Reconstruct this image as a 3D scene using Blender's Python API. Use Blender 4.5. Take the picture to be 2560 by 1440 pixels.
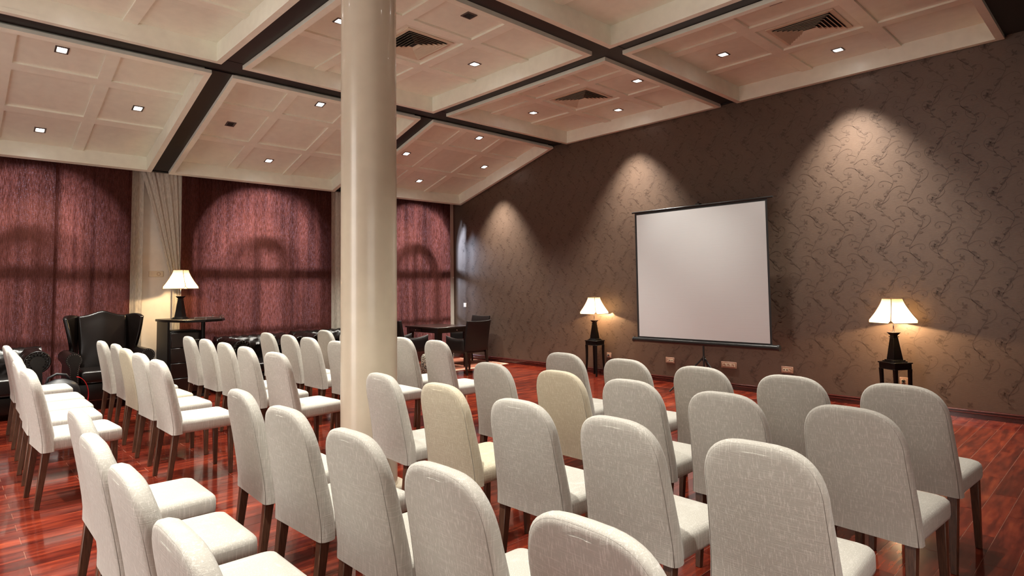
import bpy, bmesh, math, random
from math import sin, cos, pi, radians, sqrt, exp
from mathutils import Vector, Matrix
random.seed(7)
for o in list(bpy.data.objects): bpy.data.objects.remove(o)
S = bpy.context.scene
COL = S.collection

# ------------------------------------------------------------ camera
F_PX, PITCH, YAW, ROLL, SH, H = 1504.236, .0546, .8106, -.0138, -84.16, 1.5
fw = Vector((cos(YAW), sin(YAW), 0)); rt = Vector((sin(YAW), -cos(YAW), 0)); up = Vector((0, 0, 1))
f2 = fw*cos(PITCH)+up*sin(PITCH); u2 = up*cos(PITCH)-fw*sin(PITCH)
r3 = rt*cos(ROLL)+u2*sin(ROLL); u3 = u2*cos(ROLL)-rt*sin(ROLL)
cd = bpy.data.cameras.new('camera'); cam = bpy.data.objects.new('camera', cd); COL.objects.link(cam)
m = Matrix((r3, u3, -f2)).transposed().to_4x4(); m.translation = Vector((0, 0, H)); cam.matrix_world = m
cd.sensor_width = 36; cd.lens = F_PX/2560*36; cd.shift_y = SH/2560; cd.clip_start = .05; cd.clip_end = 100
S.camera = cam

# ------------------------------------------------------------ world, exposure
S.view_settings.view_transform = 'Standard'; S.view_settings.look = 'None'
S.view_settings.gamma = 1; S.view_settings.use_curve_mapping = False
S.view_settings.exposure = 0.58
W = bpy.data.worlds.new('world'); S.world = W; W.use_nodes = True
W.node_tree.nodes['Background'].inputs[0].default_value = (.55, .72, 1, 1)
W.node_tree.nodes['Background'].inputs[1].default_value = .25
try:
    S.cycles.use_denoising = True; S.cycles.max_bounces = 7; S.cycles.diffuse_bounces = 4; S.cycles.glossy_bounces = 3; S.cycles.use_adaptive_sampling = True; S.cycles.adaptive_threshold = .02
    S.cycles.transmission_bounces = 4; S.cycles.transparent_max_bounces = 8
    S.cycles.sample_clamp_indirect = 8; S.cycles.caustics_reflective = False; S.cycles.caustics_refractive = False
except Exception: pass

def add_light(name, kind, loc, power, color, size=.1, rot=None, parent=None, **kw):
    d = bpy.data.lights.new(name, kind); d.energy = power; d.color = color
    for k, v in kw.items(): setattr(d, k, v)
    if kind == 'AREA': d.size = size
    else: d.shadow_soft_size = size
    o = bpy.data.objects.new(name, d); COL.objects.link(o); o.location = loc
    if rot: o.rotation_euler = rot
    if parent: o.parent = parent
    return o
# daylight outside the three curtained windows; the side and rear fill lights are added
DAY = (.62, .76, 1.0)
WIN_X = (.95, 4.08, 7.08)
for i, wx in enumerate(WIN_X):
    add_light('daylight', 'AREA', (wx-.3, 15.2, 3.6), (400, 420, 930)[i], DAY, size=1.7, rot=(radians(-76), 0, 0), shape='RECTANGLE', size_y=1.7)
DOWN_W, DOWN_C = 310, (1.0, .96, .86)
FILL = [add_light('side_fill_light', 'AREA', (-3.95, 4.5, 1.9), 165, (1.0, .96, .92), size=5.5, rot=(0, radians(-90), 0), shape='RECTANGLE', size_y=2.4),  # soft fill added outside the view to light the chair backs
        add_light('rear_fill_light', 'AREA', (-.6, -2.7, 1.9), 40, (1.0, .95, .90), size=4.0, rot=(radians(90), 0, 0), shape='RECTANGLE', size_y=2.2)]  # weaker fill added behind the camera

# ------------------------------------------------------------ node helpers / materials
def newmat(name):
    m = bpy.data.materials.new(name); m.use_nodes = True
    return m, m.node_tree.nodes, m.node_tree.links, m.node_tree.nodes['Principled BSDF']
def setp(b, **k):
    for n, v in k.items():
        n = {'rough': 'Roughness', 'metal': 'Metallic', 'spec': 'Specular IOR Level', 'coat': 'Coat Weight', 'coatr': 'Coat Roughness',
             'sheen': 'Sheen Weight', 'col': 'Base Color'}[n]
        b.inputs[n].default_value = (*v, 1) if n == 'Base Color' else v
def N(nt, typ, **k):
    n = nt.new(typ)
    for a, v in k.items(): setattr(n, a, v)
    return n
def coords(nd, ln, scale, kind='Object'):
    t = nd.new('ShaderNodeTexCoord'); mp = nd.new('ShaderNodeMapping'); mp.inputs['Scale'].default_value = scale
    ln.new(t.outputs[kind], mp.inputs['Vector']); return mp.outputs['Vector']
def noise(nd, ln, vec, scale, detail=3, rough=.5):
    n = nd.new('ShaderNodeTexNoise'); n.inputs['Scale'].default_value = scale; n.inputs['Detail'].default_value = detail
    n.inputs['Roughness'].default_value = rough; ln.new(vec, n.inputs['Vector']); return n.outputs['Fac']
def ramp(nd, ln, fac, stops):
    r = nd.new('ShaderNodeValToRGB'); e = r.color_ramp.elements
    e[0].position, e[0].color = stops[0][0], (*stops[0][1], 1); e[1].position, e[1].color = stops[-1][0], (*stops[-1][1], 1)
    for p, c in stops[1:-1]:
        x = e.new(p); x.color = (*c, 1)
    ln.new(fac, r.inputs['Fac']); return r.outputs['Color']
def mixc(nd, ln, fac, a, b, mode='MIX'):
    x = nd.new('ShaderNodeMix'); x.data_type = 'RGBA'; x.blend_type = mode
    for s, v in ((0, fac), (6, a), (7, b)):
        if hasattr(v, 'is_output'): ln.new(v, x.inputs[s])
        else: x.inputs[s].default_value = v if s == 0 else (*v, 1)
    return x.outputs[2]
def mathn(nd, ln, op, a, b=None):
    x = nd.new('ShaderNodeMath'); x.operation = op
    for i, v in enumerate((a, b)):
        if v is None: continue
        if hasattr(v, 'is_output'): ln.new(v, x.inputs[i])
        else: x.inputs[i].default_value = v
    return x.outputs[0]
def bump(nd, ln, b, h, strength, dist=.01):
    x = nd.new('ShaderNodeBump'); x.inputs['Strength'].default_value = strength; x.inputs['Distance'].default_value = dist
    ln.new(h, x.inputs['Height']); ln.new(x.outputs['Normal'], b.inputs['Normal']); return x

def plain(name, col, rough=.5, **k):
    m, nd, ln, b = newmat(name); setp(b, col=col, rough=rough, **k)
    n = noise(nd, ln, coords(nd, ln, (1, 1, 1)), 9, 4)
    c = mixc(nd, ln, n, tuple(x*.9 for x in col), tuple(min(1, x*1.08) for x in col)); ln.new(c, b.inputs['Base Color'])
    return m

def linen(name, a, c, light):
    m, nd, ln, b = newmat(name); setp(b, rough=.85, spec=.25, sheen=.15)
    oi = nd.new('ShaderNodeObjectInfo')
    def shifted(sc):
        a = nd.new('ShaderNodeVectorMath'); a.operation = 'ADD'; ln.new(coords(nd, ln, sc), a.inputs[0])
        k = mathn(nd, ln, 'MULTIPLY', oi.outputs['Random'], 97.0); q = nd.new('ShaderNodeCombineXYZ')
        for i in range(3): ln.new(k, q.inputs[i])
        ln.new(q.outputs[0], a.inputs[1]); return a.outputs[0]
    v1 = shifted((230, 230, 11)); v2 = shifted((11, 11, 300)); v3 = shifted((900, 900, 900))
    n1 = noise(nd, ln, v1, 1, 2); n2 = noise(nd, ln, v2, 1, 2); n3 = noise(nd, ln, v3, 1, 1)
    s1 = ramp(nd, ln, n1, [(.53, (0, 0, 0)), (.68, (1, 1, 1))]); s2 = ramp(nd, ln, n2, [(.56, (0, 0, 0)), (.72, (1, 1, 1))])
    base = mixc(nd, ln, n3, a, c)
    k = mixc(nd, ln, mathn(nd, ln, 'MULTIPLY', s1, .7), base, light); k2 = mixc(nd, ln, mathn(nd, ln, 'MULTIPLY', s2, .45), k, light)
    ln.new(k2, b.inputs['Base Color'])
    h = mathn(nd, ln, 'ADD', mathn(nd, ln, 'ADD', n1, n2), n3)
    bump(nd, ln, b, h, .35, .002)
    return m
LINEN = linen('oatmeal_linen', (.385, .365, .325), (.47, .45, .405), (.62, .60, .555))
CREAM = linen('cream_linen', (.45, .395, .29), (.53, .47, .35), (.66, .61, .49))
SEAM = plain('seam_thread', (.22, .205, .18), .9)

def wood(name, a, c, rough=.3, scale=(2, 2, 25), coat=0, spec=.5):
    m, nd, ln, b = newmat(name); setp(b, rough=rough, coat=coat, coatr=.1, spec=spec)
    n = noise(nd, ln, coords(nd, ln, scale), 3, 5, .6)
    ln.new(ramp(nd, ln, n, [(.3, a), (.7, c)]), b.inputs['Base Color']); return m
LEGWOOD = wood('walnut_leg', (.045, .020, .012), (.13, .062, .036), .32, (60, 60, 4))
BLACKWOOD = wood('black_lacquered_wood', (.003, .0022, .002), (.006, .004, .0035), .42, (30, 30, 4), coat=0, spec=.18)
ESPRESSO = wood('espresso_wood', (.007, .003, .0025), (.016, .007, .005), .28, (30, 4, 30), coat=.1)
BASEWOOD = wood('mahogany_skirting', (.035, .006, .005), (.07, .012, .009), .2, (4, 2, 40), coat=.4)

def leather(name, col, rough=.27):
    m, nd, ln, b = newmat(name); setp(b, rough=rough, spec=.38)
    vo = nd.new('ShaderNodeTexVoronoi'); vo.inputs['Scale'].default_value = 260; ln.new(coords(nd, ln, (1, 1, 1)), vo.inputs['Vector'])
    n = noise(nd, ln, coords(nd, ln, (1, 1, 1)), 5, 3)
    ln.new(mixc(nd, ln, n, tuple(x*.6 for x in col), tuple(x*1.5 for x in col)), b.inputs['Base Color'])
    bump(nd, ln, b, vo.outputs['Distance'], .15, .002); return m
LEATHER = leather('dark_brown_leather', (.0038, .0024, .002))
LEATHER2 = leather('espresso_leather_seat', (.0045, .002, .0017), .5)
WHITEPAINT = plain('tray_white_paint', (.83, .83, .71), .32)
PANELPAINT = plain('panel_white_paint', (.81, .81, .69), .26)
DARKBEAM = plain('dark_beam_paint', (.010, .006, .005), .45)
BLACKPLASTIC = plain('black_plastic', (.012, .012, .012), .35)
BLACKMETAL = plain('black_metal', (.014, .014, .014), .3, metal=.3)
CHROME = plain('chrome', (.75, .75, .75), .15, metal=1.0)
STEEL = plain('brushed_steel_trim', (.16, .14, .13), .35, metal=.8)
VENTPAINT = plain('vent_enamel', (.62, .53, .40), .4)
VENTDARK = plain('vent_dark_inside', (.006, .006, .006), .8)
COLPAINT = plain('column_gloss_paint', (.56, .49, .38), .26, coat=.25)
CREAMPLASTER = plain('cream_plaster', (.68, .62, .54), .6)
OUTLETFRAME = plain('outlet_bronze_plastic', (.36, .21, .15), .4)
OUTLETFACE = plain('outlet_cream_plastic', (.62, .52, .38), .4)
WHITEPL = plain('white_plastic', (.8, .8, .8), .4)
REDSTRAP = plain('red_webbing', (.55, .012, .015), .5)
GROUT = plain('plank_joint_filler', (.20, .085, .055), .5)
SCREENBLACK = plain('screen_black_border', (.01, .01, .01), .6)

m, nd, ln, b = newmat('screen_white_vinyl'); setp(b, col=(.49, .495, .50), rough=.75)
n = noise(nd, ln, coords(nd, ln, (1, 1, 60)), 2, 2); bump(nd, ln, b, n, .12, .004); SCREENW = m

m, nd, ln, b = newmat('mahogany_plank'); setp(b, rough=.13, spec=.5, coat=.35, coatr=.06)
geo = nd.new('ShaderNodeNewGeometry'); sx = nd.new('ShaderNodeSeparateXYZ'); ln.new(geo.outputs['Position'], sx.inputs[0])
row = mathn(nd, ln, 'FLOOR', mathn(nd, ln, 'DIVIDE', mathn(nd, ln, 'SUBTRACT', sx.outputs['Y'], .682), .1395))
par = mathn(nd, ln, 'MULTIPLY', mathn(nd, ln, 'ABSOLUTE', mathn(nd, ln, 'MODULO', row, 2.0)), .5)
colx = mathn(nd, ln, 'FLOOR', mathn(nd, ln, 'ADD', mathn(nd, ln, 'DIVIDE', mathn(nd, ln, 'SUBTRACT', sx.outputs['X'], 4.515), .915), par))
cb = nd.new('ShaderNodeCombineXYZ'); ln.new(row, cb.inputs[0]); ln.new(colx, cb.inputs[1])
wn = nd.new('ShaderNodeTexWhiteNoise'); wn.noise_dimensions = '2D'; ln.new(cb.outputs[0], wn.inputs['Vector'])
vm = nd.new('ShaderNodeVectorMath'); vm.operation = 'MULTIPLY_ADD'; ln.new(wn.outputs['Color'], vm.inputs[0]); vm.inputs[1].default_value = (30, 30, 30)
ln.new(geo.outputs['Position'], vm.inputs[2])
mp = nd.new('ShaderNodeMapping'); mp.inputs['Scale'].default_value = (1.3, 9, 1); ln.new(vm.outputs[0], mp.inputs['Vector'])
n1 = noise(nd, ln, mp.outputs[0], 2.2, 6, .62)
mp2 = nd.new('ShaderNodeMapping'); mp2.inputs['Scale'].default_value = (6, 70, 1); ln.new(vm.outputs[0], mp2.inputs['Vector'])
n2 = noise(nd, ln, mp2.outputs[0], 2, 3)
c1 = ramp(nd, ln, n1, [(.28, (.02, .004, .003)), (.45, (.095, .012, .007)), (.6, (.20, .028, .012)), (.76, (.33, .066, .024))])
c2 = mixc(nd, ln, mathn(nd, ln, 'MULTIPLY', n2, .35), c1, (.08, .01, .006))
tint = ramp(nd, ln, wn.outputs['Value'], [(0, (.62, .5, .5)), (.5, (1, 1, 1)), (1, (1.25, 1.2, 1.05))])
ln.new(mixc(nd, ln, 1.0, c2, tint, 'MULTIPLY'), b.inputs['Base Color'])
bump(nd, ln, b, n2, .03, .002); PLANK = m

m, nd, ln, b = newmat('brown_wallpaper'); setp(b, rough=.42, spec=.5, metal=.35)
n = noise(nd, ln, coords(nd, ln, (1, 5, 42)), 4, 5, .65); n2 = noise(nd, ln, coords(nd, ln, (1, 2.2, 2.2)), 2.5, 3)
c = mixc(nd, ln, n, (.092, .057, .039), (.175, .115, .081)); c = mixc(nd, ln, mathn(nd, ln, 'MULTIPLY', n2, .6), c, (.09, .06, .047))
ln.new(c, b.inputs['Base Color']); bump(nd, ln, b, n, .25, .004); WALLPAPER = m
VINE = plain('wallpaper_vine_print', (.080, .048, .033), .5, metal=.2)

def curtain_mat(name, diff, trans, fac, weave):
    m, nd, ln, b = newmat(name)
    out = nd['Material Output']; nd.remove(b)
    d = nd.new('ShaderNodeBsdfDiffuse'); t = nd.new('ShaderNodeBsdfTranslucent'); x = nd.new('ShaderNodeMixShader')
    v = coords(nd, ln, (160, 160, 14)); w = coords(nd, ln, (220, 220, 220)); g = coords(nd, ln, (9, 9, .25))
    n = noise(nd, ln, v, 1, 3); n3 = noise(nd, ln, w, 1, 2); ng = noise(nd, ln, g, 1, 2)
    gauze = mathn(nd, ln, 'MULTIPLY', ramp(nd, ln, n, [(.35, (.35,)*3), (.68, (1.5,)*3)]), ramp(nd, ln, n3, [(.35, (.5,)*3), (.66, (1.7,)*3)]))
    gauze = mathn(nd, ln, 'MULTIPLY', gauze, ramp(nd, ln, ng, [(.3, (.45,)*3), (.7, (1.5,)*3)]))
    tc = mixc(nd, ln, 1.0, gauze, trans, 'MULTIPLY')
    n4 = noise(nd, ln, coords(nd, ln, (130, 130, 130)), 1, 2)
    hole = mathn(nd, ln, 'MULTIPLY', ramp(nd, ln, n4, [(.52, (0, 0, 0)), (.68, (1, 1, 1))]), ramp(nd, ln, n, [(.40, (0, 0, 0)), (.62, (1, 1, 1))]))
    tc = mixc(nd, ln, mathn(nd, ln, 'MULTIPLY', hole, weave), tc, (.17, .115, .125)); ln.new(tc, t.inputs[0])
    dc = mixc(nd, ln, n, tuple(q*.6 for q in diff), tuple(q*1.4 for q in diff)); ln.new(dc, d.inputs[0])
    x.inputs[0].default_value = fac; ln.new(d.outputs[0], x.inputs[1]); ln.new(t.outputs[0], x.inputs[2])
    ln.new(x.outputs[0], out.inputs[0]); return m
REDCURT = curtain_mat('russet_gauze_curtain', (.085, .028, .022), (.115, .028, .017), .5, 1)
SHEER = curtain_mat('cream_sheer_curtain', (.62, .56, .47), (.22, .20, .18), .35, .0)

m, nd, ln, b = newmat('lampshade_parchment'); out = nd['Material Output']; nd.remove(b)
d = nd.new('ShaderNodeBsdfDiffuse'); t = nd.new('ShaderNodeBsdfTranslucent'); x = nd.new('ShaderNodeMixShader')
d.inputs[0].default_value = (.75, .68, .52, 1); t.inputs[0].default_value = (.92, .80, .55, 1); x.inputs[0].default_value = .30
n = noise(nd, ln, coords(nd, ln, (1, 1, 1)), 30, 4); ln.new(mixc(nd, ln, n, (.90, .76, .50), (.80, .65, .40)), t.inputs[0])
ln.new(d.outputs[0], x.inputs[1]); ln.new(t.outputs[0], x.inputs[2]); ln.new(x.outputs[0], out.inputs[0]); SHADE = m
STITCH = plain('shade_brown_stitch', (.10, .05, .02), .8)

m, nd, ln, b = newmat('window_glass'); out = nd['Material Output']; nd.remove(b)
t = nd.new('ShaderNodeBsdfTransparent'); g = nd.new('ShaderNodeBsdfGlossy'); g.inputs['Roughness'].default_value = .02; x = nd.new('ShaderNodeMixShader')
x.inputs[0].default_value = .06; ln.new(t.outputs[0], x.inputs[1]); ln.new(g.outputs[0], x.inputs[2]); ln.new(x.outputs[0], out.inputs[0]); GLASS = m

def glow(name, col, strength):
    m, nd, ln, b = newmat(name); setp(b, col=(.9, .9, .9), rough=.4)
    b.inputs['Emission Color'].default_value = (*col, 1); b.inputs['Emission Strength'].default_value = strength; return m
LENS = glow('halogen_lens', (1, .97, .92), 14); BULB = glow('lamp_bulb', (1, .78, .5), 9)

m, nd, ln, b = newmat('patterned_upholstery'); setp(b, rough=.9)
vo = nd.new('ShaderNodeTexVoronoi'); vo.inputs['Scale'].default_value = 55; ln.new(coords(nd, ln, (1, 1, 1)), vo.inputs['Vector'])
ln.new(ramp(nd, ln, vo.outputs['Distance'], [(.35, (.32, .27, .2)), (.5, (.03, .025, .02))]), b.inputs['Base Color']); PATTERN = m
RUG = plain('terracotta_rug', (.24, .075, .04), .95); RUGEDGE = plain('rug_beige_border', (.6, .45, .32), .95)

# ------------------------------------------------------------ mesh helpers
class MB:
    def __init__(s): s.v = []; s.f = []
    def add(s, vs, fs):
        k = len(s.v); s.v += [tuple(p) for p in vs]; s.f += [tuple(i+k for i in f) for f in fs]; return s
    def box(s, x0, x1, y0, y1, z0, z1):
        return s.add([(x, y, z) for z in (z0, z1) for x, y in ((x0, y0), (x1, y0), (x1, y1), (x0, y1))],
                     [(3, 2, 1, 0), (4, 5, 6, 7), (0, 1, 5, 4), (1, 2, 6, 5), (2, 3, 7, 6), (3, 0, 4, 7)])
    def taper(s, c0, h0, c1, h1):  # square prism from centre c0 half h0 (tuple hx,hy) to c1
        a = [(c0[0]+i*h0[0], c0[1]+j*h0[1], c0[2]) for i, j in ((-1, -1), (1, -1), (1, 1), (-1, 1))]
        d = [(c1[0]+i*h1[0], c1[1]+j*h1[1], c1[2]) for i, j in ((-1, -1), (1, -1), (1, 1), (-1, 1))]
        lo, hi = (a, d) if c0[2] < c1[2] else (d, a)
        return s.add(lo+hi, [(3, 2, 1, 0), (4, 5, 6, 7), (0, 1, 5, 4), (1, 2, 6, 5), (2, 3, 7, 6), (3, 0, 4, 7)])
    def prism(s, poly, z0, z1):
        n = len(poly)
        return s.add([(x, y, z0) for x, y in poly]+[(x, y, z1) for x, y in poly],
                     [tuple(range(n-1, -1, -1)), tuple(range(n, 2*n))]+[(i, (i+1) % n, n+(i+1) % n, n+i) for i in range(n)])
    def tube(s, pts, r, n=8, closed=False):
        pts = [Vector(p) for p in pts]; L = len(pts); rs = r if isinstance(r, (list, tuple)) else [r]*L
        rings = []; prev = None
        for i, p in enumerate(pts):
            a = pts[(i-1) % L] if (closed or i) else p; c = pts[(i+1) % L] if (closed or i < L-1) else p
            d = (c-a).normalized()
            ref = prev if prev else (Vector((0, 0, 1)) if abs(d.z) < .9 else Vector((1, 0, 0)))
            u = (ref-d*ref.dot(d)).normalized(); w = d.cross(u); prev = u
            rings.append([p+(u*cos(2*pi*k/n)+w*sin(2*pi*k/n))*rs[i] for k in range(n)])
        k0 = len(s.v)
        for q in rings: s.v += [tuple(x) for x in q]
        M = L if closed else L-1
        for i in range(M):
            for k in range(n):
                s.f.append((k0+i*n+k, k0+i*n+(k+1) % n, k0+((i+1) % L)*n+(k+1) % n, k0+((i+1) % L)*n+k))
        if not closed:
            s.f.append(tuple(k0+k for k in range(n-1, -1, -1))); s.f.append(tuple(k0+(L-1)*n+k for k in range(n)))
        return s
    def lathe(s, prof, n=24, c=(0, 0)):
        k0 = len(s.v)
        for r, z in prof: s.v += [(c[0]+r*cos(2*pi*k/n), c[1]+r*sin(2*pi*k/n), z) for k in range(n)]
        for i in range(len(prof)-1):
            for k in range(n): s.f.append((k0+i*n+k, k0+i*n+(k+1) % n, k0+(i+1)*n+(k+1) % n, k0+(i+1)*n+k))
        s.f.append(tuple(k0+k for k in range(n-1, -1, -1))); s.f.append(tuple(k0+(len(prof)-1)*n+k for k in range(n)))
        return s
    def grid(s, P, closed_u=False):
        k0 = len(s.v); R = len(P); C = len(P[0])
        for r in P: s.v += [tuple(x) for x in r]
        for i in range(R-1):
            for j in range(C if closed_u else C-1): s.f.append((k0+i*C+j, k0+i*C+(j+1) % C, k0+(i+1)*C+(j+1) % C, k0+(i+1)*C+j))
        return s
    def xf(s, M):
        s.v = [tuple(M @ Vector(p)) for p in s.v]; return s
    def build(s, name, mat, parent=None, smooth=False, bev=0, seg=2, loc=None, rot=0, sub=0, auto=None, fix=False):
        me = bpy.data.meshes.new(name); me.from_pydata(s.v, [], s.f); me.update()
        if fix or bev:
            bm = bmesh.new(); bm.from_mesh(me)
            if fix: bmesh.ops.remove_doubles(bm, verts=bm.verts, dist=1e-5); bmesh.ops.recalc_face_normals(bm, faces=bm.faces)
            if bev:
                es = [e for e in bm.edges if len(e.link_faces) == 2 and e.calc_face_angle(0) > .5]
                bmesh.ops.bevel(bm, geom=es, offset=bev, segments=seg, profile=.6, affect='EDGES', clamp_overlap=True)
            bm.to_mesh(me); bm.free()
        if smooth or bev:
            me.polygons.foreach_set('use_smooth', [True]*len(me.polygons))
            if not smooth or auto: me.set_sharp_from_angle(angle=auto or radians(40))
        me.materials.append(mat)
        o = bpy.data.objects.new(name, me); COL.objects.link(o)
        if parent: o.parent = parent
        if loc: o.location = loc
        if rot: o.rotation_euler.z = rot
        if sub:
            q = o.modifiers.new('s', 'SUBSURF'); q.levels = sub; q.render_levels = sub
        return o
def tag(o, label=None, cat=None, group=None, kind=None):
    if label: o['label'] = label
    if cat: o['category'] = cat
    if group: o['group'] = group
    if kind: o['kind'] = kind
    return o
def thing(name, loc, label, cat, rot=0, group=None):
    o = bpy.data.objects.new(name, None); COL.objects.link(o); o.empty_display_size = .1
    o.location = loc; o.rotation_euler.z = rot; return tag(o, label, cat, group)
def copy_tree(o, parent=None):
    c = o.copy(); COL.objects.link(c); c.parent = parent
    for ch in list(o.children): copy_tree(ch, c)
    return c
def box(x0, x1, y0, y1, z0, z1): return MB().box(x0, x1, y0, y1, z0, z1)

# ------------------------------------------------------------ room shell
WX, YC, XL, YF = 8.244, 10.55, -4.0, -3.0
fl = box(XL, WX, YF, YC, -.12, -.0010).build('floor', GROUT); tag(fl, kind='structure')
box(XL-.2, XL, YF, 11, -.1, 4.6).build('wall_left', CREAMPLASTER)['kind'] = 'structure'
box(XL, WX, YF-.2, YF, -.1, 4.6).build('wall_front', CREAMPLASTER)['kind'] = 'structure'
wr = box(WX, WX+.2, YF, 11, -.1, 4.6).build('wall_right', WALLPAPER); tag(wr, kind='structure')
# embossed vines of the wallpaper: thin raised ribbons and leaves
vb = MB()
def ribbon(pts, w, t=.0012, taper=True):
    n = len(pts)
    L = []; R = []
    for i, (y, z) in enumerate(pts):
        a = pts[max(0, i-1)]; c = pts[min(n-1, i+1)]; dy, dz = c[0]-a[0], c[1]-a[1]; l = sqrt(dy*dy+dz*dz) or 1
        ww = w*(1-.6*i/n if taper else 1)/2
        L.append((WX-t, y-dz/l*ww, z+dy/l*ww)); R.append((WX-t, y+dz/l*ww, z-dy/l*ww))
    vb.grid([L, R])
def leaf(y, z, a, l, w):
    pts = []
    for k in range(8):
        t = 2*pi*k/8; u = cos(t)*l/2+l/2; v = sin(t)*w/2*(1 if abs(sin(t)) < .9 else 1.1)
        pts.append((WX-.0016, y+u*cos(a)-v*sin(a), z+u*sin(a)+v*cos(a)))
    vb.add(pts, [tuple(range(8))])
def curl(y, z, a, r, turn, w=.006, n=11):
    pts = [(y, z)]; h = a; step = r*.42
    for i in range(n):
        y += cos(h)*step; z += sin(h)*step; pts.append((y, z)); h += turn*(.10+.075*i); step *= .94
    ribbon(pts, w)
    leaf(y, z, h, .022, .014)
PY, PZ = .55, .54
def motif(y0, z0):
    for (oy, oz, sg) in ((0, 0, 1), (.275, .3, -1)):
        st = []
        for i in range(15):
            t = i/14; st.append((y0+oy+sg*.07*sin(2*pi*t)+.012*sin(4*pi*t), z0+oz+PZ*t))
        ribbon(st, .0055, taper=False)
        for (t, a, r, tn) in ((.12, .5, .085, 1), (.3, 2.7, .07, -1), (.52, 2.3, .09, 1), (.72, .7, .075, -1), (.9, 2.6, .06, 1)):
            y = y0+oy+sg*.07*sin(2*pi*t); z = z0+oz+PZ*t
            curl(y, z, a if sg > 0 else pi-a, r, tn*sg)
        for (t, a, l) in ((.05, .2, .055), (.2, 2.9, .05), (.38, .4, .06), (.45, 2.2, .05), (.6, -.3, .055), (.8, 3.3, .05), (.95, 1.2, .045)):
            y = y0+oy+sg*.07*sin(2*pi*t); z = z0+oz+PZ*t
            leaf(y, z, a if sg > 0 else pi-a, l, l*.42)
    for k in range(5): leaf(y0+.1+.0*k, z0+.16, .3+k*1.25, .04, .02)
    for k in range(4): leaf(y0+.4, z0+.02, .9+k*1.5, .034, .018)
y = .45
while y < 10.0:
    z = .12
    while z < 4.0:
        motif(y, z); z += PZ
    y += PY
vb.v = [p if .1 < p[2] < 4.3 else (p[0], p[1], min(max(p[2], .1), 4.3)) for p in vb.v]
vo_ = vb.build('wallpaper_vine', VINE, wr); vo_['kind'] = 'stuff'

# baseboard with two beads
def baseboard(name, pts):
    prof = [(0, 0), (.018, 0), (.018, .045), (.024, .05), (.024, .056), (.012, .062), (.012, .07), (.018, .075), (.018, .082), (.006, .088), (.004, .092), (0, .092)]
    (ax, ay), (bx, by), (nx, ny) = pts
    P = [[(x+nx*o, y+ny*o, z) for o, z in prof] for x, y in ((ax, ay), (bx, by))]
    MB().grid(P).build(name, BASEWOOD, fix=True)['kind'] = 'structure'
baseboard('baseboard_right', ((WX, YF), (WX, YC), (-1, 0)))
baseboard('baseboard_left', ((XL, YF), (XL, YC), (1, 0)))

# window wall with three arched openings
SPR, RAD, SILL = 2.28, 1.03, .35
def arch_pts(cx, r, zs, n=18): return [(cx+r*cos(pi*k/n), zs+r*sin(pi*k/n)) for k in range(n+1)]
wb = MB(); Y0, Y1 = YC, YC+.22
def wall_strip(x0, x1, z0, z1): wb.box(x0, x1, Y0, Y1, z0, z1)
edges = [XL]
for wx in WIN_X: edges += [wx-RAD, wx+RAD]
edges += [WX+.2]
for i in range(0, len(edges), 2): wall_strip(edges[i], edges[i+1], -.1, 4.6)
for wx in WIN_X:
    wall_strip(wx-RAD, wx+RAD, -.1, SILL)
    ap = arch_pts(wx, RAD, SPR)
    for k in range(len(ap)-1):
        (xa, za), (xb, zb) = ap[k], ap[k+1]
        wb.add([(xb, Y0, zb), (xa, Y0, za), (xa, Y0, 4.6), (xb, Y0, 4.6), (xb, Y1, zb), (xa, Y1, za), (xa, Y1, 4.6), (xb, Y1, 4.6)],
               [(0, 1, 2, 3), (7, 6, 5, 4), (0, 4, 5, 1), (3, 2, 6, 7), (0, 3, 7, 4), (1, 5, 6, 2)])
wb.build('wall_back', CREAMPLASTER)['kind'] = 'structure'
FRAMEW = plain('window_frame_paint', (.5, .47, .43), .5)
for i, wx in enumerate(WIN_X):
    g = MB(); ya, yb = YC+.10, YC+.16
    def bar(x0, x1, z0, z1): g.box(x0, x1, ya, yb, z0, z1)
    def ring(r0, r1, zs, cx=wx, n=20):
        a = [(cx+r0*cos(pi*k/n), zs+r0*sin(pi*k/n)) for k in range(n+1)]; c = [(cx+r1*cos(pi*k/n), zs+r1*sin(pi*k/n)) for k in range(n+1)]
        for k in range(n):
            q = [a[k], a[k+1], c[k+1], c[k]]
            g.add([(x, ya, z) for x, z in q]+[(x, yb, z) for x, z in q], [(0, 1, 2, 3), (7, 6, 5, 4), (0, 4, 5, 1), (1, 5, 6, 2), (2, 6, 7, 3), (3, 7, 4, 0)])
    ring(.97, RAD+.02, SPR); ring(.36, .56, 1.95)
    for x in (-RAD, -.52, 0, .52, RAD):
        w = .07 if x else .05
        top = {0: 2.33}.get(x, 1.98 if abs(x) < .6 else SPR)
        bar(wx+x-w, wx+x+w, SILL, top)
    bar(wx-RAD, wx+RAD, 1.80, 1.97); bar(wx-RAD, wx+RAD, SILL, SILL+.1); bar(wx-RAD, wx+RAD, .95, 1.02)
    wo = g.build('window_%d' % (i+1), FRAMEW); wo['kind'] = 'structure'
    MB().add([(wx-RAD, YC+.13, SILL), (wx+RAD, YC+.13, SILL)]+[(x, YC+.13, z) for x, z in arch_pts(wx, RAD, SPR)], [tuple(range(21))]).build('pane', GLASS, wo)

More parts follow.
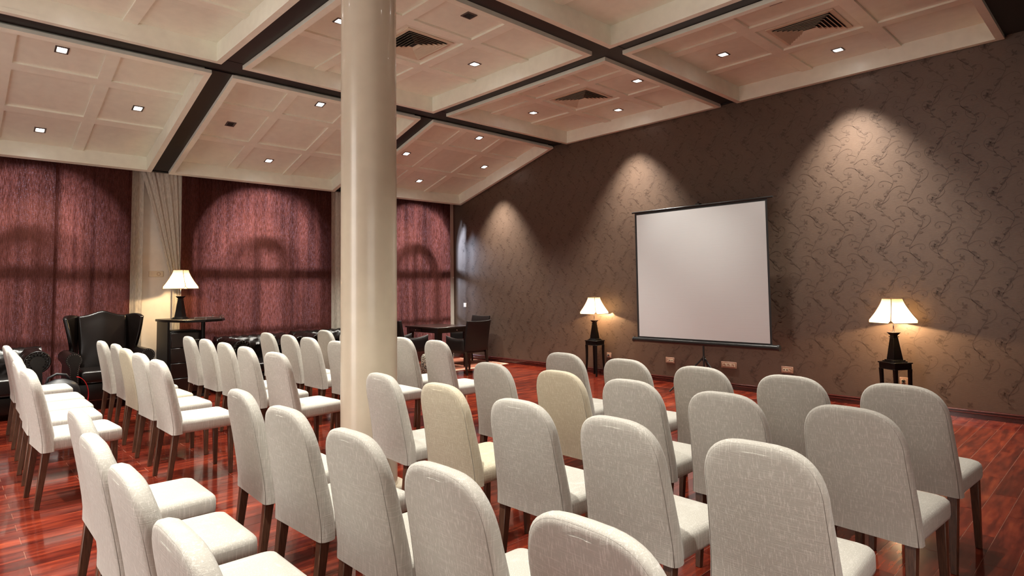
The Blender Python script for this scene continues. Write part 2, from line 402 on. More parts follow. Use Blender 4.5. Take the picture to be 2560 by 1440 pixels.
# invented window frames outside the picture, set behind the side and rear fill lights
g = MB()
for y in (1.65, 3.5, 5.4, 7.25): g.box(XL, XL+.045, y, y+.10, .6, 3.2)
for z in (.6, 1.9, 3.1): g.box(XL, XL+.045, 1.65, 7.35, z, z+.1)
g.build('window_4', FRAMEW)['kind'] = 'structure'
g = MB()
for x in (-2.7, -.65, 1.4): g.box(x, x+.10, YF, YF+.25, .7, 3.1)
for z in (.7, 3.0): g.box(-2.7, 1.5, YF, YF+.25, z, z+.1)
g.build('window_5', FRAMEW)['kind'] = 'structure'

# ------------------------------------------------------------ ceiling of coffered trays between dark beams
ceil = box(XL, WX, YF, 7.3, 4.42, 4.6).build('ceiling', DARKBEAM); ceil['kind'] = 'structure'
ZC = 4.09
PITX, PITY, TWX, TWY = 2.98, 3.25, 2.745, 3.0
COLX = [5.48, 2.50, -.48, -3.46]; ROWY = [4.165, .92, -2.33]
SLK = atan_s = math.atan2(.77, 2.77)
# tray meshes in local coordinates: x 0..TWX, y 0..L, z 0 rim bottom upwards
def tray_meshes(L):
    g = MB(); r = .07; HI = .19; T = .045
    def rect_frame(x0, x1, y0, y1, w, z0, z1):
        g.box(x0, x1, y0, y0+w, z0, z1); g.box(x0, x1, y1-w, y1, z0, z1); g.box(x0, x0+w, y0+w, y1-w, z0, z1); g.box(x1-w, x1, y0+w, y1-w, z0, z1)
    rect_frame(0, TWX, 0, L, r, 0, T)                         # rim
    rect_frame(r-.012, TWX-r+.012, r-.012, L-r+.012, .012, T-.001, HI+.056)  # inner walls
    ix0, ix1, iy0, iy1 = r, TWX-r, r, L-r; bw = .135
    sx = (ix1-ix0-2*bw)/3; sy = (iy1-iy0-2*bw)/3
    for k in (1, 2):
        x = ix0+k*sx+(k-1)*bw; g.box(x, x+bw, iy0, iy1, HI, HI+.05)
        yy = iy0+k*sy+(k-1)*bw
        for j in range(3):
            xa = ix0+j*(sx+bw); g.box(xa, xa+sx, yy, yy+bw, HI, HI+.05)
    pan = box(0, sx, 0, sy, HI+.022, HI+.055)
    cells = [(ix0+i*(sx+bw), iy0+j*(sy+bw)) for j in range(3) for i in range(3)]
    return g, pan, cells, sx, sy
LS = sqrt(2.77**2+.77**2)
TR = {}
for key, L in (('flat', TWY), ('slope', LS)):
    g, pan, cells, sx, sy = tray_meshes(L)
    fo = g.build('coffer', WHITEPAINT); po = pan.build('panel', PANELPAINT)
    TR[key] = (fo.data, po.data, cells, sx, sy, L); bpy.data.objects.remove(fo); bpy.data.objects.remove(po)
def put(name, me, parent, loc, M=None):
    o = bpy.data.objects.new(name, me); COL.objects.link(o); o.parent = parent; o.location = loc; return o
DOWN = []  # centre, slope?, lit
def tray(key, x0, y0, detail=True, lights=(1, 3, 5, 7)):
    fm, pm, cells, sx, sy, L = TR[key]
    fr = bpy.data.objects.new('coffer', fm); COL.objects.link(fr); fr.parent = ceil
    z = ZC if key == 'flat' else 4.075
    fr.location = (x0, y0, z)
    a = 0 if key == 'flat' else -SLK
    fr.rotation_euler = (a, 0, 0)
    for (cx, cy) in cells: put('panel', pm, fr, (cx, cy, 0))
    M = Matrix.Translation((x0, y0, z)) @ Matrix.Rotation(a, 4, 'X')
    res = {}
    for i, (cx, cy) in enumerate(cells): res[i] = (M @ Vector((cx+sx/2, cy+sy/2, .212)), a)
    return res
TC = {}
for ci, x0 in enumerate(COLX[:3]):
    TC[('s', ci)] = tray('slope', x0, 7.49)
    TC[(0, ci)] = tray('flat', x0, ROWY[0])
for ci, x0 in enumerate(COLX[:2]): TC[(1, ci)] = tray('flat', x0, ROWY[1])
# plain white underside over the part of the hall outside the picture
box(XL, 2.2, YF, .65, 4.30, 4.34).build('board', PANELPAINT, ceil); box(2.5, WX, YF, .65, 4.14, 4.18).build('board', PANELPAINT, ceil)
box(XL, 2.2, .92, 3.9, 4.30, 4.34).build('board', PANELPAINT, ceil); box(XL, -.6, 3.9, 7.3, 4.30, 4.34).build('board', PANELPAINT, ceil)
# dark beams in the gaps
def beam(x0, x1, y0, y1, z0=4.135, z1=4.43): box(x0, x1, y0, y1, z0, z1).build('beam', DARKBEAM, ceil)
for x in (5.245, 2.265, -.715): beam(x-.02, x+.255, .66, 7.52, 4.139)
for yy in (3.9, 7.14, .65): beam(XL, WX, yy-.02, yy+(.285 if yy < 7 else .37))
beam(8.21, WX, .9, 7.5, 4.12, 4.43)
sl = Matrix.Translation((0, 7.49, 4.075)) @ Matrix.Rotation(-SLK, 4, 'X')
for x in (5.245, 2.265, -.715): MB().box(x-.02, x+.255, 0, LS, .045, .3).xf(sl).build('beam', DARKBEAM, ceil)
MB().box(8.2, WX, 0, LS, .03, .3).xf(sl).build('beam', DARKBEAM, ceil)
MB().box(XL, WX, -.1, LS+.4, .27, .33).xf(sl).build('beam', DARKBEAM, ceil)
MB().box(XL, -.75, -.1, LS+.1, .1, .16).xf(sl).build('board', PANELPAINT, ceil)
# curtain rail
tag(MB().tube([(XL, 10.38, 3.36), (WX, 10.38, 3.36)], .012, 6).build('curtain_rail', BLACKMETAL), 'dark curtain rail under the lower edge of the sloping ceiling', 'rail')

# ------------------------------------------------------------ floor planks
PW, PL = .1395, .915
def plank_mesh():
    g = 0.0017
    return box(-PL/2+g, PL/2-g, -PW/2+g, PW/2-g, -.0014, 0)
po = plank_mesh().build('plank', PLANK); pm = po.data; bpy.data.objects.remove(po)
planks = []
r = -26
while .682+r*PW < YC:
    y0 = .682+r*PW; off = 4.515 if r % 2 == 0 else 4.0575
    k = -10
    while True:
        xa = off+k*PL; k += 1
        if xa > WX: break
        if xa+PL < XL: continue
        planks.append((max(xa, XL), min(xa+PL, WX), y0))
    r += 1
def size_in_view(x, y):
    d = Vector((x, y, 0))-Vector((0, 0, H)); z = d.dot(f2)
    if z < .5: return 0
    u = d.dot(r3)/z*F_PX; v = d.dot(u3)/z*F_PX
    if abs(u) > 1330 or v < -850: return 0
    return H/z**3
vis = sorted([p for p in planks if size_in_view((p[0]+p[1])/2, p[2]+PW/2) > 0 and abs(p[1]-p[0]-PL) < 1e-3 and p[2]+PW < YC],
             key=lambda p: -size_in_view((p[0]+p[1])/2, p[2]+PW/2))[:300]
vs = set(vis)
for p in vis:
    o = put('plank', pm, fl, ((p[0]+p[1])/2, p[2]+PW/2, random.uniform(-.0001, .0002)))
    o.rotation_euler = (radians(random.uniform(-.06, .06)), radians(random.uniform(-.01, .01)), 0)
g = MB()
for p in planks:
    if p in vs: continue
    dz = random.uniform(-.0001, .0002); g.box(p[0]+.0017, p[1]-.0017, p[2]+.0017, min(p[2]+PW, YC)-.0017, -.0014, dz)
g.build('plank', PLANK, fl)['kind'] = 'stuff'

# ------------------------------------------------------------ column
c = thing('round_column', (2.36, 4.06, 0), 'round cream gloss column from floor to ceiling amid the chairs', 'column')
MB().lathe([(.208, 0), (.208, 4.13)], 72).build('shaft', COLPAINT, c, smooth=True, auto=radians(40))
MB().lathe([(.208, 0), (.272, 0), (.272, .03), (.262, .042), (.208, .045)], 72).build('base_ring', COLPAINT, c, smooth=True, auto=radians(40))

# ------------------------------------------------------------ curtains
def curtain(name, xa, xb, seed, mat, folds, amp, label, y=10.38, z0=.02, z1=3.34, top=None, nx=None, pinch=0, blo=None, bla=None):
    rnd = random.Random(seed); ph = [rnd.uniform(0, 6.28) for _ in range(6)]; nx = nx or int((xb-xa)*70); nz = 26
    P = []
    for j in range(nz+1):
        t = j/nz; z = z0+(z1-z0)*t; row = []
        for i in range(nx+1):
            s = i/nx; xe0, xe1 = xa, xb
            if blo: xe1 = xb+(blo-xb)*(1-t)**1.3
            if bla: xe0 = xa+(bla-xa)*min(1, (1-t)*1.9)**.9
            x = xe0+(xe1-xe0)*s
            X = s*(xb-xa)
            w = amp*(sin(2*pi*folds*X+ph[0]+.5*sin(1.7*X+ph[1])+.35*(1-t)*sin(2*X+ph[2]))*.6+.5*sin(2*pi*folds*.47*X+ph[3]+.7*(1-t))+.25*sin(2*pi*folds*2.1*X+ph[4]))
            w *= (.55+.45*(1-t)) if t < .93 else (.55+.45*(1-t))*.8
            if t > .9: w += .006*sin(2*pi*16*X)*(t-.9)*10
            row.append((x, y+w, z))
        P.append(row)
    o = MB().grid(P).build(name, mat, smooth=True); tag(o, label, 'curtain'); return o
curtain('curtain', -1.2, 1.16, 1, REDCURT, 3.2, .035, 'russet gauze curtain behind the tufted sofa, beside the wing chair fold')
curtain('curtain', 1.12, 2.03, 2, REDCURT, 4.5, .03, 'narrow russet gauze curtain hanging behind the leather wing chair', y=10.30)
curtain('curtain', 2.72, 5.24, 3, REDCURT, 2.6, .032, 'wide russet gauze curtain with glowing arched window, between desk lamp and column')
curtain('curtain', 5.56, 8.03, 5, REDCURT, 2.8, .034, 'russet gauze curtain behind the writing table in the corner')
curtain('sheer_curtain', 2.16, 2.75, 7, SHEER, 9, .020, 'cream sheer curtain gathered behind the lit desk lamp', y=10.41, bla=2.62, nx=90)
curtain('sheer_curtain', 2.0, 2.21, 9, SHEER, 10, .018, 'narrow cream sheer curtain strip between wing chair and plastered pier', y=10.44, nx=40)
curtain('sheer_curtain', 5.22, 5.6, 8, SHEER, 8, .02, 'thin strip of cream sheer curtain just beside the column', y=10.42)

# ------------------------------------------------------------ linen chairs
TOP, BW, LEAN, TH = .962, .228, .09, .085
def lean(z):
    t = max(0, (z-.45)/(TOP-.45)); return -LEAN*t**1.2
def arch(nside=7, ncorner=13):
    pts = []; zs = TOP-.20
    for k in range(nside): pts.append((BW+.008-.020*k/(nside-1), .388+(zs-.388)*k/(nside-1)))
    for k in range(1, ncorner):
        a = pi/2*k/(ncorner-1); ca = max(cos(a), 0); pts.append(((BW-.012)*ca**.60 if ca > 1e-6 else 0, zs+.20*sin(a)**.80))
    return pts
def chair_back():
    A = arch(); layers = [(0, .036), (.002, .020), (.009, .008), (.020, .001), (.030, 0), (TH-.034, 0), (TH-.014, .007), (TH-.003, .022), (TH, .038)]
    n = len(A)
    full = [(-y, z) for y, z in A[::-1][:0]]
    out = [(y, z) for y, z in A] + [(-y, z) for y, z in A[-2::-1]]   # from +y bottom over the top to -y bottom
    Mx = len(out); g = MB(); P = []
    for dx, ins in layers:
        row = []
        for (y, z) in out:
            k = (BW-ins)/BW; zz = .388+(z-.388)*(TOP-.388-ins)/(TOP-.388)
            tt = min(1, max(0, (zz-.5)/.4)); row.append((dx*(1-.22*tt)+lean(zz), y*k, zz))
        P.append(row)
    g.grid(P)
    def face(row, flip, crown):
        cols = 7; Q = []
        for i in range(n):
            a = row[i]; c_ = row[Mx-1-i]; line = []
            for j in range(cols+1):
                s = j/cols; q = 1-(2*s-1)**2; zf = min(1, (a[2]-.388)/.1, (TOP-a[2])/.12) if a[2] < TOP-.02 else 0
                line.append((a[0]+crown*q*max(0, zf), a[1]+(c_[1]-a[1])*s, a[2]))
            Q.append(line)
        g.grid(Q if not flip else [l[::-1] for l in Q])
    face(P[0], False, -.006); face(P[-1], True, .018)
    # bottom
    for j in range(len(layers)-1): g.add([P[j][0], P[j+1][0], P[j+1][-1], P[j][-1]], [(0, 1, 2, 3)])
    return g, out
gb, outl = chair_back()
def seat_mesh():
    g = MB(); x0, x1, hw0, hw1, z0, z1 = .06, .50, .224, .216, .39, .492
    nx, ny = 8, 8; T = []
    rings = []
    # rounded box: stack of rounded-rect rings
    def rr(ins, z, crown=0):
        pts = []; R = .035
        X0, X1 = x0, x1-ins
        for (cx, cy, a0) in ((X1-R, hw1-ins-R, 0), (X0+.005, hw0-ins-.005, 90), (X0+.005, -(hw0-ins)+.005, 180), (X1-R, -(hw1-ins)+R, 270)):
            rad = R if cx > .2 else .005
            for k in range(5):
                a = radians(a0+k*22.5); pts.append((cx+rad*cos(a), cy+rad*sin(a), z))
        return pts
    prof = [(.012, z0), (.003, z0+.006), (0, z0+.02), (0, z1-.035), (.003, z1-.02), (.012, z1-.008), (.028, z1), (.07, z1+.006), (.13, z1+.011)]
    P = [rr(i, z) for i, z in prof]
    g.grid(P, closed_u=True)
    k = len(g.v); g.add(P[0], [tuple(range(len(P[0])-1, -1, -1))]); g.add(P[-1], [tuple(range(len(P[-1])))])
    return g
proto = thing('dining_chair', (0, 0, 0), 'x', 'chair')
bk = gb.build('backrest', LINEN, proto, smooth=True, fix=True, auto=radians(60))
st = seat_mesh().build('seat', LINEN, proto, smooth=True, fix=True, auto=radians(60))
sp = []
for (y, z) in outl:
    k = (BW-.010)/BW; zz = .388+(z-.388)*(TOP-.388-.010)/(TOP-.388); sp.append((.0075+lean(zz), y*k, zz))
MB().tube(sp, .0016, 5).build('seam', SEAM, proto, smooth=True)
for s_ in (1, -1):
    MB().taper((.035, s_*.192, .40), (.024, .022), (-.012, s_*.192, 0), (.015, .015)).build('leg', LEGWOOD, proto, bev=.003, seg=1)
    MB().taper((.448, s_*.182, .40), (.022, .022), (.452, s_*.184, 0), (.014, .014)).build('leg', LEGWOOD, proto, bev=.003, seg=1)
ordn = ['first', 'second', 'third', 'fourth', 'fifth']
rowsN = {  # (block, row from the projection screen): chairs ordered from windows (window block) / from the column aisle (near block)
 ('w', 0): [(3.814, 7.621, 0, 1), (3.81, 6.99, .01, 1), (3.81, 6.37, -.01, 1), (3.804, 5.745, 0, 1), (3.813, 5.119, 0, 1)],
 ('w', 1): [(3.116, 7.808, 0, 1), (3.138, 7.212, .012, 1), (3.124, 6.624, .013, 1), (3.105, 5.899, .032, 1), (3.08, 5.30, 0, 1)],
 ('w', 2): [(2.252, 8.011, -.017, 1), (2.257, 7.384, .01, 1), (2.241, 6.712, 0, 1), (2.219, 6.045, 0, 1), (2.201, 5.287, .08, 1)],
 ('w', 3): [(1.392, 8.134, .004, 1), (1.417, 7.516, .002, 1), (1.373, 6.822, .027, 1), (1.359, 6.202, .04, 1), (1.332, 5.473, .015, 1)],
 ('w', 4): [(.579, 8.254, 0, 1), (.568, 7.44, 0, 1), (.555, 6.893, 0, 1), (.53, 6.326, 0, 1), (.527, 5.578, .064, 1)],
 ('n', 0): [(3.863, 3.396, 0, .984), (3.833, 2.749, 0, .984), (3.802, 2.11, 0, .984), (3.786, 1.509, 0, .984), (3.843, .941, -.08, .984)],
 ('n', 1): [(3.023, 3.365, -.018, .984), (3.034, 2.705, 0, .984), (3.025, 2.131, 0, .984), (2.989, 1.524, 0, .984), (3.022, .938, -.08, .984)],
 ('n', 2): [(2.178, 3.499, -.047, .984), (2.191, 2.862, 0, .984), (2.143, 2.165, .03, .984), (2.137, 1.566, -.034, .984), (2.155, .968, .03, .984)],
 ('n', 3): [(1.26, 3.433, -.039, 1), (1.23, 2.778, .047, 1), (1.235, 2.165, .02, .99), (1.208, 1.548, 0, .984), (1.187, .942, 0, .984)],
 ('n', 4): [(.541, 3.473, 0, .993), (.496, 2.809, 0, .993), (.492, 2.22, 0, .993), (.474, 1.575, 0, .993)],
}
creams = {('w', 3, 2), ('n', 2, 1), ('n', 1, 1)}
rown = ['row nearest the screen', 'second row from the screen', 'middle row', 'fourth row from the screen', 'rearmost row']
first = True
for (blk, ri), L in rowsN.items():
    for i, (x, y, rz, sc) in enumerate(L):
        o = proto if first else copy_tree(proto); first = False
        o.location = (x, y, 0); o.rotation_euler.z = rz; o.scale = (1, 1, sc)
        cr = (blk, ri, i) in creams
        if blk == 'w': where = '%s from the curtains, %s, curtain-side block' % (ordn[i], rown[ri])
        else: where = '%s past the column aisle, %s, camera-side block' % (ordn[i], rown[ri])
        tag(o, ('yellowish cream' if cr else 'oatmeal')+' linen chair, '+where, 'chair', 'linen chairs of the %s, %s' % (rown[ri], 'curtain side' if blk == 'w' else 'camera side'))
        if cr:
            for chd in o.children:
                if chd.name.startswith(('backrest', 'seat')) and not chd.name.startswith('seam'):
                    chd.data = chd.data.copy(); chd.data.materials[0] = CREAM
# ------------------------------------------------------------ downlights and vents
def downlight_proto():
    t = thing('downlight', (0, 0, 0), 'x', 'light')
    g = MB(); a, b_ = .062, .046
    g.box(-a, a, -a, -b_, -.008, .0); g.box(-a, a, b_, a, -.008, 0); g.box(-a, -b_, -b_, b_, -.008, 0); g.box(b_, a, -b_, b_, -.008, 0)
    g.build('trim_frame', STEEL, t)
    MB().box(-.040, .040, -.040, .040, -.004, -.001).build('lens', LENS, t)
    return t
dl = downlight_proto(); dlu = None
def spot(p, a, par, k=1.0):
    return add_light('halogen_spot', 'SPOT', (0, 0, -.03), DOWN_W*k, DOWN_C, size=.03, parent=par, spot_size=radians(78), spot_blend=.85)
cell_n = {0: 'corner', 1: 'edge nearest the camera', 3: 'edge towards the left', 5: 'edge', 7: 'edge farthest'}
tray_n = {('s', 0): 'sloping ceiling tray beside the wallpapered wall', ('s', 1): 'sloping ceiling tray behind the column', ('s', 2): 'sloping ceiling tray over the armchair',
          (0, 0): 'flat tray before the projection screen', (0, 1): 'flat tray around the column top', (0, 2): 'flat tray left of the column', (1, 0): 'flat tray in the top corner', (1, 1): 'flat tray overhead'}
cellpos = {1: 'near side panel', 3: 'panel away from the wallpapered wall', 5: 'panel towards the wallpapered wall', 7: 'curtain-side panel'}
unlit = {('s', 1, 3), (0, 1, 1), (1, 0, 1)}
fst = True
for key, cells in TC.items():
    for ci in (1, 3, 5, 7):
        if key == ('s', 0) and ci == 1: pass
        p, a = cells[ci]
        o = dl if fst else copy_tree(dl); fst = False
        o.location = p; o.rotation_euler = (a, 0, 0)
        lit = (key[0], key[1], ci) not in unlit
        tag(o, ('lit' if lit else 'dark unlit')+' square downlight, '+cellpos[ci]+', '+tray_n[key], 'light', 'square recessed downlights')
        if lit: DOWN.append((o, a))
        else:
            for chd in o.children:
                if chd.name.startswith('lens'): chd.data = chd.data.copy(); chd.data.materials[0] = VENTDARK
for o, a in DOWN:
    s_ = spot(None, a, o, 2.2 if o.location.x > 7.2 else (.55 if o.location.y < 3.9 else 1.0)); s_.rotation_euler = (-a, 0, 0)
for (x, yy) in ((-1, 5.6), (-1, 2.4), (1.0, 2.4), (1, -.6), (-2, -.6)):
    add_light('hall_spot', 'SPOT', (x, yy, 4.1), DOWN_W*1.6, DOWN_C, size=.05, spot_size=radians(80), spot_blend=.8)

def vent_proto():
    t = thing('ceiling_vent', (0, 0, 0), 'x', 'vent')
    hx, hy = .31, .35
    def rf(x, y, w, z0, z1):
        g = MB(); g.box(-x, x, -y, -y+w, z0, z1); g.box(-x, x, y-w, y, z0, z1); g.box(-x, -x+w, -y+w, y-w, z0, z1); g.box(x-w, x, -y+w, y-w, z0, z1); return g
    rf(hx, hy, .05, -.012, .0).build('frame', VENTPAINT, t, bev=.003, seg=1)
    box(-hx+.04, hx-.04, -hy+.04, hy-.04, -.003, -.001).build('backing', VENTDARK, t)
    n = 6; st = .040
    for k in range(n):
        ox, oy = hx-.05-k*st, hy-.05-k*st
        ix, iy = ox-st*.78, oy-st*.78
        lo, hi = -.016-.002*k, -.004
        g = MB()
        for (z, X, Y), in (((lo, ox, oy),),): pass
        O = [(-ox, -oy), (ox, -oy), (ox, oy), (-ox, oy)]; I = [(-ix, -iy), (ix, -iy), (ix, iy), (-ix, iy)]
        for q in range(4):
            a0, a1, b0, b1 = O[q], O[(q+1) % 4], I[q], I[(q+1) % 4]
            t_ = .0015
            z_o, z_i = -.030, -.005
            # blade: outer edge hangs low, inner edge high
            g.add([(a0[0], a0[1], z_o), (a1[0], a1[1], z_o), (b1[0], b1[1], z_i), (b0[0], b0[1], z_i),
                   (a0[0], a0[1], z_o+t_), (a1[0], a1[1], z_o+t_), (b1[0], b1[1], z_i+t_), (b0[0], b0[1], z_i+t_)],
                  [(0, 1, 2, 3), (7, 6, 5, 4), (0, 4, 5, 1), (1, 5, 6, 2), (2, 6, 7, 3), (3, 7, 4, 0)])
        g.build('slat', VENTPAINT, t)
    return t
vp = vent_proto()
fst = True
for key, lab in (((0, 1), 'square louvred ceiling vent partly hidden by the column'), ((0, 0), 'square louvred ceiling vent above the projection screen'), ((1, 0), 'square louvred ceiling vent in the top corner tray by the wall')):
    o = vp if fst else copy_tree(vp); fst = False
    p, a = TC[key][4]; o.location = p; tag(o, lab, 'vent', 'louvred ceiling vents')

# ------------------------------------------------------------ pedestal tables and lamps
def lamp(loc, rot, label, power=34):
    t = thing('table_lamp', loc, label, 'lamp', rot)
    g = MB(); g.box(-.088, .088, -.088, .088, 0, .012); g.box(-.074, .074, -.074, .074, .012, .026); g.build('plinth', BLACKWOOD, t, bev=.003, seg=1)
    MB().taper((0, 0, .026), (.058, .058), (0, 0, .27), (.030, .030)).build('base', BLACKWOOD, t, bev=.002, seg=1)
    g = MB(); g.box(-.030, .030, -.030, .030, .27, .278); g.box(-.036, .036, -.036, .036, .283, .290); g.box(-.026, .026, -.026, .026, .278, .300)
    g.taper((0, 0, .300), (.026, .026), (0, 0, .335), (.050, .050)); g.build('capital', BLACKWOOD, t)
    MB().tube([(0, 0, .33), (0, 0, .50)], .007, 8).build('stem', CHROME, t, smooth=True)
    MB().lathe([(.003, .50), (.018, .51), (.026, .535), (.022, .56), (.010, .575), (.002, .578)], 12).build('bulb', BULB, t, smooth=True)
    sh = MB(); zb, zt = .445, .72; hb, ht = .186, .073; NZ = 12; ss = [-1, -.8, -.4, 0, .4, .8, 1]
    def hw(t_): return ht+(hb-ht)*((1-t_)**1.45*.86+(1-t_)*.14)
    for q in range(4):
        A = q*pi/2; ca, sa = cos(A), sin(A); P = []
        for j in range(NZ+1):
            row = []
            for s_ in ss:
                t0 = .11 if abs(s_) == 1 else 0
                t_ = t0+(1-t0)*j/NZ; w = hw(t_); X, Y_ = w, s_*w
                row.append((X*ca-Y_*sa, X*sa+Y_*ca, zb+(zt-zb)*t_))
            P.append(row)
        sh.grid(P)
    so = sh.build('lamp_shade', SHADE, t, smooth=True, fix=True, auto=radians(35))
    g = MB()
    for q in range(4):
        A = q*pi/2; ca, sa = cos(A), sin(A)
        R = lambda X, Y_, z: (X*ca-Y_*sa, X*sa+Y_*ca, z)
        g.tube([R(hw(.11+.89*j/12), hw(.11+.89*j/12), zb+(zt-zb)*(.11+.89*j/12)) for j in range(13)], .0042, 5)
        bz = zb; z1 = zb+(zt-zb)*.11; w1 = hw(.11)
        g.tube([R(w1, -w1, z1), R(hb, -.8*hb, bz), R(hb, .8*hb, bz), R(w1, w1, z1)], .0034, 5)
        g.tube([R(ht, -ht, zt), R(ht, ht, zt)], .0034, 5)
    g.build('shade_trim', STITCH, so)
    add_light('lamp_light', 'POINT', (0, 0, .505), power, (1.0, .70, .38), size=.022, parent=t)
    return t
def pedestal(loc, label, rot=0):
    t = thing('pedestal_table', loc, label, 'table', rot)
    g = MB(); g.box(-.122, .122, -.122, .122, .575, .59); g.build('tabletop', BLACKWOOD, t, bev=.003, seg=1)
    g = MB(); g.box(-.112, .112, -.112, .112, .515, .575); g.box(-.117, .117, -.117, .117, .51, .517); g.build('apron', BLACKWOOD, t, bev=.002, seg=1)
    for sx in (-1, 1):
        for sy in (-1, 1):
            P = []
            for k in range(9):
                z = .515*(1-k/8); o_ = .096+.010*((k/8-.35)**2)*2+.012*(k/8)**3; h = .0165-.006*k/8
                P.append([(sx*o_+i*h, sy*o_+j*h, z) for i, j in ((-1, -1), (1, -1), (1, 1), (-1, 1))])
            gg = MB().grid(P, closed_u=True); gg.add(P[-1], [(0, 1, 2, 3)]); gg.add(P[0], [(3, 2, 1, 0)]); gg.build('leg', BLACKWOOD, t, fix=True)
    return t
pedestal((8.03, 6.45, 0), 'tall black pedestal table beside the projection screen, curtain side'); lamp((8.03, 6.45, .59), 0, 'lit parchment lamp on black obelisk base, between screen and corner table', 85)
pedestal((7.93, 2.02, 0), 'tall black pedestal table against the wall near the picture edge', radians(-32)); lamp((7.93, 2.02, .59), radians(-36), 'lit parchment lamp on black obelisk base, to the right of the screen', 95)

# ------------------------------------------------------------ sockets and switch on the walls
def socket(y0, y1, z0, z1, kinds, label, name='wall_socket'):
    yc, zc = (y0+y1)/2, (z0+z1)/2; w, h = (y1-y0)/2, (z1-z0)/2
    t = thing(name, (WX, yc, zc), label, 'socket')
    box(-.012, 0, -w, w, -h, h).build('frame', OUTLETFRAME, t, bev=.003, seg=1)
    fw_, fh = w-.02, h-.02
    n = len(kinds); cell = 2*fw_/n
    box(-.015, -.010, -fw_, fw_, -fh, fh).build('face_plate', OUTLETFACE, t)
    for i, kd in enumerate(kinds):   # listed from large y (left in view) to small y
        cy = fw_-cell*(i+.5)
        g = MB()
        if kd == 's':
            g.tube([(-.0155, cy+.019*cos(a*pi/6), .019*sin(a*pi/6)) for a in range(12)], .003, 5, closed=True)
            g.box(-.0155, -.0145, cy-.012, cy-.008, -.003, .003); g.box(-.0155, -.0145, cy+.008, cy+.012, -.003, .003)
        else: g.box(-.0158, -.0148, cy-.008, cy+.008, -.008, .006)
        g.build('outlet', BLACKPLASTIC if kd != 's' else OUTLETFRAME, t)
    return t
socket(5.064, 5.216, .295, .38, 'spp', 'bronze-framed wall socket with two phone ports, left of the tripod')
socket(4.067, 4.297, .30, .388, 'sss', 'wide bronze-framed triple wall socket right of the tripod')
socket(3.284, 3.437, .305, .39, 'pps', 'bronze-framed wall socket below the right end of the screen')
socket(6.27, 6.36, .29, .375, 's', 'single wall socket beside the farther pedestal table')
socket(1.975, 2.06, .295, .38, 's', 'single wall socket between the legs of the nearer pedestal table')
for (y, z, py) in ((6.315, .335, 6.45), (2.017, .34, 2.12)):
    t = thing('lamp_cord', (WX-.03, y, z), 'black plug and cord of the lamp beside %s pedestal table' % ('the farther' if y > 5 else 'the nearer'), 'cord')
    MB().lathe([(.014, 0), (.016, .02), (.008, .03)], 10).xf(Matrix.Rotation(radians(-90), 4, 'Y')).build('plug', BLACKPLASTIC, t, loc=(.012, 0, 0))
    MB().tube([(-.02, 0, 0), (-.035, .01, -.06), (-.03, .03, -.2), (-.05, .04, -z+.01), (-.07, .1, -z+.008)], .004, 6).build('cable', BLACKPLASTIC, t, smooth=True)
t = thing('light_switch', (WX, 10.16, 1.13), 'white light switch on the blue-lit wall next to the corner curtain', 'switch')
box(-.012, 0, -.042, .042, -.045, .045).build('plate', WHITEPL, t, bev=.003, seg=1); box(-.016, -.011, -.02, .02, -.028, .028).build('rocker', WHITEPL, t)
t = thing('switch_plate', (2.42, YC, 1.78), 'cream double switch plate on the pier beside the desk lamp', 'switch')
box(-.10, .10, -.014, 0, -.045, .045).build('plate', OUTLETFACE, t, bev=.004, seg=1)
MB().tube([(.035+.024*cos(a*pi/6), -.016, .024*sin(a*pi/6)) for a in range(12)], .003, 5, closed=True).build('outlet', OUTLETFRAME, t)
box(-.06, -.01, -.018, -.013, -.025, .025).build('rocker', OUTLETFACE, t)

# ------------------------------------------------------------ projection screen
t = thing('projection_screen', (7.7, 4.30, 0), 'white pull-up projection screen on a black tripod stand', 'screen')
def R_(x, y, z): return (x, y, z)
ya, yb = .985, -1.0
zt, zb = 2.60, .715
MB().grid([[(0, 1.055, zb), (0, -.985, zb)], [(0, 1.055, zt), (0, -.985, zt)]]).build('border', SCREENBLACK, t)
MB().grid([[(-.003, 1.055-.035, zb+.02)]+[(-.003-.004*sin(pi*k/12), 1.02-(2.0)*k/12, zb+.02) for k in range(1, 12)]+[(-.003, -.96, zb+.02)],
           [(-.003, 1.02, zt-.03)]+[(-.003-.004*sin(pi*k/12), 1.02-(2.0)*k/12, zt-.03) for k in range(1, 12)]+[(-.003, -.96, zt-.03)]]).build('screen_surface', SCREENW, t, smooth=True)
MB().tube([(0, 1.10, zt+.012), (0, -1.06, zt+.012)], .013, 10).build('top_bar', BLACKMETAL, t, smooth=True, auto=radians(50))
g = MB(); g.tube([(0, 1.115, zb-.03), (0, -1.06, zb-.03)], .036, 14); g.build('casing', BLACKMETAL, t, smooth=True, auto=radians(50))
g = MB(); g.tube([(0, 1.13, zb-.03), (0, 1.11, zb-.03)], .040, 14); g.build('end_cap', BLACKPLASTIC, t); MB().tube([(0, -1.055, zb-.03), (0, -1.08, zb-.03)], .040, 14).build('end_cap', BLACKPLASTIC, t)
MB().tube([(.05, -.0, .22), (.05, 0, 2.63)], .013, 10).build('mast', BLACKMETAL, t, smooth=True, auto=radians(50))
g = MB(); g.box(.0, .07, -.03, .03, 2.60, 2.645); g.tube([(.03, 0, 2.64), (-.01, -.02, 2.665), (-.02, -.03, 2.655)], .012, 8); g.build('hook', BLACKPLASTIC, t)
MB().tube([(.05, 0, .50), (.05, 0, .44)], .024, 10).build('hub', BLACKPLASTIC, t)
